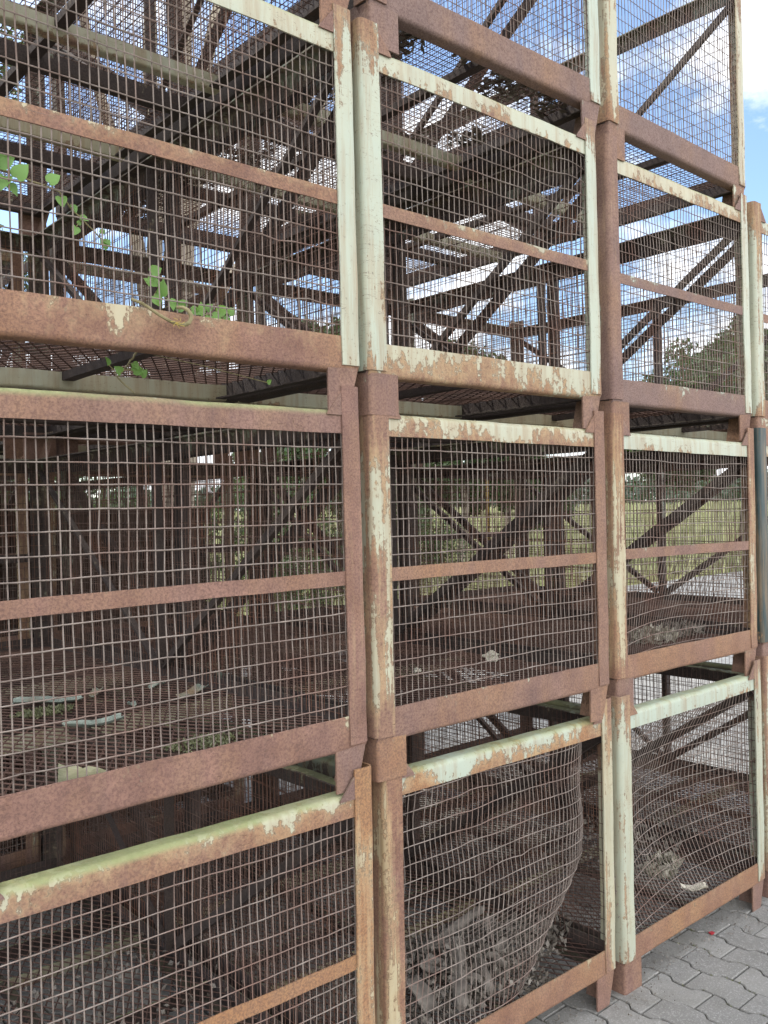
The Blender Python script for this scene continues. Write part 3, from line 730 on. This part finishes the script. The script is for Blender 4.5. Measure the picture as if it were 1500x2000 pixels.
def lump(x, y, z, sx, sy, sz, mat, name, lab, cat, grp=None, seed=0, rough=.35, rot=0):
    bm = bmesh.new(); bmesh.ops.create_icosphere(bm, subdivisions=3, radius=1)
    for v in bm.verts:
        f = 1 + rough * noise.noise(v.co * 1.7 + Vector((seed, 0, 0))) + rough * .5 * noise.noise(v.co * 4 + Vector((0, seed, 0)))
        v.co = Vector((v.co.x * sx * f, v.co.y * sy * f, max(-.6, v.co.z) * sz * f))
    me = bpy.data.meshes.new(name); bm.to_mesh(me); bm.free(); me.materials.append(mat)
    return tag(link(name, me, None, None, (x, y, z + sz * .55), (0, 0, rot)), lab, cat, grp)
def tuft(x, y, z, rad, h, mat, name, lab, cat, seed, n=500, size=.012, kind=None):
    b = MB(); r = random.Random(seed)
    for q in range(n):
        a = r.uniform(0, 6.28); d = rad * math.sqrt(r.random()) * (1 + .5 * noise.noise(Vector((math.cos(a) * 2, math.sin(a) * 2, seed))))
        p = Vector((math.cos(a) * d, math.sin(a) * d * .6, h * r.random() * (1 - d / (rad * 1.6))))
        if y + p.y < .035: p.y = .035 - y + abs(p.y) * .1 * r.random()
        leaf_quad(b, p, rv(r) + Vector((0, 0, .5)), rv(r), size * r.uniform(.6, 1.6), size * r.uniform(.4, 1))
    return tag(link(name, b.mesh(name, mat, 0), None, None, (x, y, z)), lab, cat, kind=kind)
MOSSL = leafmat('moss_leaves', (0.075, 0.075, 0.035), (0.19, 0.20, 0.09), .05, 10)
tuft(-.62, .83, FZ, .085, .014, MOSSL, 'moss_clump', "yellow-green moss clump under the largest pale flake at the left", 'moss', 1, 520, .009)
tuft(-.47, .17, FZ, .10, .012, MOSSL, 'moss_clump', "long green moss clump just behind the bottom rail of the rust-brown crate", 'moss', 2, 480, .009)
# block of wood by the rail
b = MB(); b.prism([(-.05, 0), (.058, 0), (.055, .012), (.03, .022), (.012, .020), (-.012, .036), (-.028, .034), (-.047, .047)], 0, .026, lambda u, v, w: (u, w, v), 4, .008, 3)
tag(link('wood_block', b.mesh('wood_block', MOSSWOOD, 30), None, None, (-.815, .075, FZ), (0, 0, .25)), "jagged offcut of pale mossy wood behind the bottom rail at far left", 'wood offcut')
lump(.93, .455, FZ, .036, .022, .020, STONE, 'stone', "pale angular stone on the floor of the middle rusty crate", 'stone', seed=3, rough=.6)
lump(.571, .485, FZ, .014, .012, .009, STONE, 'stone', "small whitish pebble to the left of the pale angular stone", 'stone', seed=4, rough=.5)
tuft(1.75, .27, FZ, .13, .05, PALELIT, 'dry_leaves', "heap of pale dry leaves in the crate with bellied wires", 'dry leaves', 4, 350, .026, 'stuff')
tuft(2.0, .30, FZ, .16, .03, LITTER, 'dry_leaves', "scatter of brown dry leaves on the floor right of the pale leaf heap", 'dry leaves', 5, 500, .026, 'stuff')
# bottom crates
F0 = BASE + .060
tuft(1.78, .27, F0, .10, .07, PALELIT, 'dry_leaves', "tuft of pale dry leaves in the bottom crate with the sagging mesh", 'dry leaves', 6, 260, .034, 'stuff')
sheet(1.69, .07, F0 + .005, .10, .045, -.8, .014, STONE, 'bark_piece', "curved pale piece of bark beside the bottom rail of the sagging-mesh crate", 'bark', seed=9)
for (x, y, rad, h, n, lab, sd) in ((.55, .30, .42, .09, 2600, "thick litter of bark chips and dry leaves in the torn-mesh crate", 7), (.98, .30, .16, .04, 500, "thin dark leaf litter at the right end of the torn-mesh crate", 8),
                            (2.0, .6, .5, .03, 900, "dark leaf litter over the floor of the bottom crate with pale green posts", 9), (-.3, 1.0, .5, .02, 250, "dark leaf litter inside the bottom left crate", 10)):
    tuft(x, y, F0, rad, h, LITTER, 'leaf_litter', lab, 'leaf litter', sd, n, .020, 'stuff')
def log(p0, p1, rad, name, lab, seed, mat=WOODG, flat=.7, cat='wood'):
    p0, p1 = Vector(p0), Vector(p1); d = p1 - p0; L = d.length; b = MB(); n = 14; sides = 12; vs_ = []; fs_ = []
    dn = d / L; u = Vector((-dn.y, dn.x, 0)).normalized(); w = dn.cross(u)
    for i in range(n + 1):
        f = i / n
        for j in range(sides):
            t = 6.283 * j / sides
            rr_ = rad * (1 + .35 * noise.noise(Vector((math.cos(t) * 1.5, math.sin(t) * 1.5, f * 3 + seed))) + .18 * noise.noise(Vector((math.cos(t) * 5, math.sin(t) * 5, f * 2 + seed))))
            rr_ *= (.55 if i in (0, n) else 1)
            vs_.append(tuple(dn * L * f + u * math.cos(t) * rr_ + w * math.sin(t) * rr_ * flat))
    for i in range(n):
        for j in range(sides):
            k = (j + 1) % sides; fs_.append((i*sides+j, i*sides+k, (i+1)*sides+k, (i+1)*sides+j))
    fs_.append(tuple(range(sides-1, -1, -1))); fs_.append(tuple(range(n*sides, (n+1)*sides))); b.add(vs_, fs_)
    return tag(link(name, b.mesh(name, mat, 40), None, None, p0), lab, cat)
log((.36, .10, F0 + .04), (.62, .36, F0 + .075), .026, 'log', "long weathered grey log leaning up to the right in the bark pile", 1)
log((.50, .42, F0 + .05), (.86, .46, F0 + .075), .020, 'branch', "grey branch lying across the back of the bark pile", 2)
log((.50, .10, F0 + .03), (.60, .25, F0 + .05), .022, 'log', "short dark log right of the long grey log", 3)
CH = 'bark slabs in the torn-mesh crate'
r = random.Random(12)
spots = [(.44, .30, .13, .08, .5, "broad pale bark slab at the left of the pile"), (.55, .38, .11, .05, -.4, "bark slab behind the long grey log"),
         (.66, .30, .09, .035, 1.1, "small bark slab right of the log's raised end"), (.70, .22, .08, .04, .2, "tan bark piece at the right of the pile"),
         (.30, .22, .14, .06, 1.3, "dark bark slab at the near left corner of the pile"), (.60, .17, .07, .03, -1, "narrow bark chip in front of the short dark log"),
         (.47, .18, .09, .03, 2.0, "curled bark strip lying under the long grey log"), (.78, .36, .10, .04, .7, "thin grey bark strip at the far right end of the pile")]
for i, (x, y, L, W, ro, lab) in enumerate(spots):
    o = sheet(x, y, F0 + .045 + .02 * r.random(), L, W, ro, .012, WOODG, 'bark_slab', lab, 'bark', CH, .006, seed=20 + i)
    o.rotation_euler = (r.uniform(-.35, .35), r.uniform(-.35, .35), ro)
b = MB(); r = random.Random(8)
for q in range(2600):
    x = r.uniform(.2, 3.2); y = abs(r.gauss(0, .09)) * r.choice((1, -.7)) + .02
    if noise.noise(Vector((x * 3, y * 6, 2))) < -.05 and r.random() < .8: continue
    leaf_quad(b, Vector((x, y, GROUND + .002 + r.random() * .003)), rv(r), Vector((r.uniform(-.5, .5), r.uniform(-.5, .5), 1)), .007 * r.uniform(.4, 2.0), .005 * r.uniform(.4, 1.4))
tag(link('ground_litter', b.mesh('ground_litter', LITTER, 0)), 'fine brown grit and leaf crumbs on the paving along the crate feet', 'litter', kind='stuff')
b = MB()
for q in range(520):
    i_ = r.randrange(-2, 12); y = r.uniform(-.9, .25); x = edge(i_, y) + r.uniform(-.003, .003)
    if noise.noise(Vector((x * 2.2, y * 2.2, 9))) < .12: continue
    for _ in range(4): leaf_quad(b, Vector((x, y, GROUND - .006)), Vector((r.uniform(-.7, .7), r.uniform(-.7, .7), .8)), rv(r), .010 * r.uniform(.5, 1.3), .004)
tag(link('joint_moss', b.mesh('joint_moss', MOSSL, 0)), 'small moss and weed sprigs in the joints of the paving', 'moss', kind='stuff')
# litter on the high floors (seen from below)
b = MB(); r = random.Random(31)
FD = 3 + BASE + .060
for q in range(16000):
    x, y = r.uniform(.02, 1.02), r.uniform(.03, 2.2)
    f = noise.noise(Vector((x * 2.3, y * 2.3, 4))) + .45 * noise.noise(Vector((x * 9, y * 9, 2))) + (.30 if y < .16 + .10 * math.sin(x * 7) else 0) + (.22 if x < .22 else 0)
    if f < .21: continue
    leaf_quad(b, Vector((x, y, FD + r.random() * .04)), Vector((r.uniform(-1, 1), r.uniform(-1, 1), r.uniform(-.3, .5))), Vector((r.uniform(-.4, .4), r.uniform(-.4, .4), 1)), .034 * r.uniform(.5, 1.3), .022 * r.uniform(.5, 1.2))
tag(link('leaf_litter', b.mesh('leaf_litter', LITTER, 0)), 'dark mats of leaf litter on the top crate floor of the middle stack', 'leaf litter', kind='stuff')

# ---------------------------------------------------------------- vine
def vine_leaf(b, p, d, nrm, L):
    """heart-shaped leaf, cupped, 9 outline points"""
    d = d.normalized(); s = d.cross(nrm).normalized(); n2 = s.cross(d)
    out = [(0, 0), (-.10, .22), (.05, .44), (.32, .47), (.62, .33), (1.0, 0), (.62, -.33), (.32, -.47), (.05, -.44), (-.10, -.22)]
    vs_ = [tuple(p + d * (u * L) + s * (v * L) - n2 * (abs(v) * -.35 * L + (u - .4) ** 2 * .3 * L)) for (u, v) in out]
    mids = [tuple(p + d * (u * L) - n2 * ((u - .4) ** 2 * .3 * L)) for u in (.3, .65)]
    n = len(vs_); vs_ += mids; A, B_ = n, n + 1
    fs_ = [(0, A, 1), (1, A, 2), (2, A, 3), (3, A, B_, 4), (4, B_, 5), (5, B_, 6), (6, B_, A, 7), (7, A, 8), (8, A, 9), (9, A, 0)]
    b.add(vs_, fs_)
def vine(stem, leaves, lab, base, seed, n_extra=0):
    e = bpy.data.objects.new('vine', None); COL.objects.link(e); e.location = base; tag(e, lab, 'vine', 'vines on the left crates'); B = Vector(base)
    r = random.Random(seed); b = MB(); pts = [Vector(p) - B for p in stem]; fine = []
    for i in range(len(pts) - 1):
        for q in range(4): fine.append(pts[i].lerp(pts[i+1], q / 4) + rv(r) * .002)
    fine.append(pts[-1]); b.tube(fine, [.0028 * (1 - .5 * i / len(fine)) for i in range(len(fine))], 6)
    lb = MB()
    for (x, y, z, ang, L) in leaves:
        p = Vector((x, y, z)) - B; d = Vector((math.cos(ang), -.15 + r.uniform(-.2, .2), math.sin(ang)))
        nn = Vector((r.uniform(-.5, .5), -1, r.uniform(-.1, .7)))
        near = min(fine, key=lambda q: (q - p).length); b.tube([near, near.lerp(p, .5) + Vector((0, 0, .004)), p], .0012, 4)
        vine_leaf(lb, p, d, nn, L * r.uniform(.7, .98))
    link('stem', b.mesh('stem', STEM), e); link('foliage', lb.mesh('foliage', VINELEAF, 50), e)
vine([(-1.06, .03, 2.37), (-.977, .03, 2.366), (-.916, .03, 2.359), (-.864, .02, 2.345), (-.832, .03, 2.314), (-.804, .03, 2.293), (-.765, .03, 2.262)],
     [(-.985, .02, 2.372, .6, .038), (-.975, .02, 2.352, -1.9, .045), (-.955, .01, 2.35, 1.0, .050), (-.965, .03, 2.34, -.9, .035), (-.895, -.005, 2.350, .75, .036), (-.862, .02, 2.335, -1.5, .030),
      (-.838, .02, 2.322, -1.1, .026), (-.820, .02, 2.300, -.3, .024), (-.830, .02, 2.278, -1.9, .028), (-.826, .02, 2.285, .9, .015), (-.775, .02, 2.275, 1.2, .016), (-.766, .02, 2.262, -1.6, .024), (-.768, .02, 2.26, -.4, .020)],
     "bindweed vine trailing down the wires at the upper left edge", (-1.06, .03, 2.30), 1)
vine([(-.60, .10, 2.10), (-.615, .06, 2.14), (-.632, .04, 2.18), (-.648, .04, 2.21)],
     [(-.655, .03, 2.212, .5, .040), (-.66, .03, 2.188, .1, .046), (-.655, .03, 2.185, 2.6, .028), (-.635, .03, 2.165, 1.35, .044), (-.65, .03, 2.16, -.9, .030), (-.615, .02, 2.155, -1.3, .034), (-.60, .02, 2.140, .2, .030)],
     "leafy shoot standing up behind the hooked stick", (-.60, .10, 2.09), 2)
vine([(-.585, .09, 2.10), (-.54, .06, 2.13), (-.50, .05, 2.14), (-.45, .04, 2.14)],
     [(-.585, .03, 2.145, .7, .034), (-.555, .03, 2.140, -.2, .034), (-.535, .03, 2.135, 1.3, .032), (-.515, .03, 2.145, .9, .032), (-.50, .03, 2.135, -.4, .036), (-.485, .03, 2.145, .5, .030), (-.47, .03, 2.13, -.5, .032), (-.455, .03, 2.145, .8, .026), (-.52, .03, 2.12, -.1, .034), (-.47, .04, 2.125, .1, .030)],
     "low row of bright leaves along the rail right of the hooked stick", (-.585, .09, 2.09), 3)
vine([(-.62, .18, 2.06), (-.66, .15, 2.02), (-.70, .12, 1.985), (-.66, .12, 1.95)],
     [(-.69, .12, 1.995, 2.6, .026), (-.66, .12, 2.00, .3, .030), (-.64, .12, 1.99, 1.0, .024), (-.72, .12, 2.01, 2.0, .022), (-.66, .12, 2.02, -.9, .026), (-.30, .10, 2.0, .6, .020)],
     "dark vine sprig hanging below the bottom rail of the vine crate", (-.62, .18, 2.06), 4)
b = MB(); hook = [(-.712, .012, 2.140), (-.700, -.012, 2.128), (-.686, -.018, 2.119), (-.668, -.020, 2.108), (-.649, -.020, 2.100), (-.633, -.020, 2.094), (-.615, -.020, 2.091), (-.600, -.020, 2.092), (-.590, -.020, 2.098), (-.585, -.020, 2.108), (-.585, -.019, 2.118), (-.590, -.016, 2.127), (-.600, -.010, 2.133), (-.606, .004, 2.135)]
b.tube([Vector(p) - Vector(hook[0]) for p in hook], [.0035, .0035, .0036, .0036, .0038, .004, .0042, .0045, .0048, .0048, .0048, .0046, .0042, .004], 8)
tag(link('hooked_stick', b.mesh('hooked_stick', STEM), None, None, hook[0]), "hooked dry stick poking out over the bottom rail of the vine crate", 'stick')
b = MB()
for k in range(7):
    a = k * .9; b.tube([(-.003, 0, 0), (.010 * math.cos(a), -.006, .007 * math.sin(a)), (.018 * math.cos(a + .4), -.004, .012 * math.sin(a + .4))], .0006, 4)
tag(link('twine_knot', b.mesh('twine_knot', YELLOW), None, None, (-.622, -.024, 2.092)), "yellow twine knotted round the hooked stick", 'twine')
# yellow rod seen far back in the middle crate
b = MB(); b.tube([(0, 0, 0), (0, 0, .5)], .012, 8)
tag(link('yellow_rod', b.mesh('yellow_rod', YTUBE), None, None, (3.05, 2.36, 1.42)), "yellow rod standing behind the crates, seen through the middle crate", 'rod')
b = MB(); b.prism([(-.012, -.007), (.010, -.009), (.014, .004), (-.004, .010)], 0, .005, lambda u, v, w: (u, v, w))
tag(link('red_scrap', b.mesh('red_scrap', REDM), None, None, (1.74, .026, GROUND + .001)), "scrap of red plastic on the paving beside the bottom rail", 'plastic scrap')
# ---- loose wire ends
def wires(parent, paths):
    b = MB()
    for p in paths: b.tube(p, .0014, 5)
    link('loose_wire', b.mesh('loose_wire', WIRE), parent)
def curl(x, y, z, r_, n=14, a0=0, a1=5, tilt=.4):
    return [(x + r_ * math.cos(a0 + (a1 - a0) * i / n), y + tilt * r_ * math.sin(a0 + i * .3), z + r_ * 1.1 * math.sin(a0 + (a1 - a0) * i / n)) for i in range(n + 1)]
wires(CR[3, 0], [curl(.10, .0, .46, .035), curl(.13, .02, .42, .05, a0=1, a1=5.5), curl(.95, .0, .80, .04, a0=-1, a1=3)])
wires(CR[3, 1], [curl(.93, .03, .30, .05, a0=0, a1=3), [(.88, .02, .26), (.93, .03, .30), (.99, .02, .24)]])
wires(CR[2, 0], [[(.42, .02, .55), (.40, .015, .40), (.43, .02, .25), (.41, .02, .10)], [(.36, .015, .58), (.37, .02, .45), (.36, .03, .36)]])
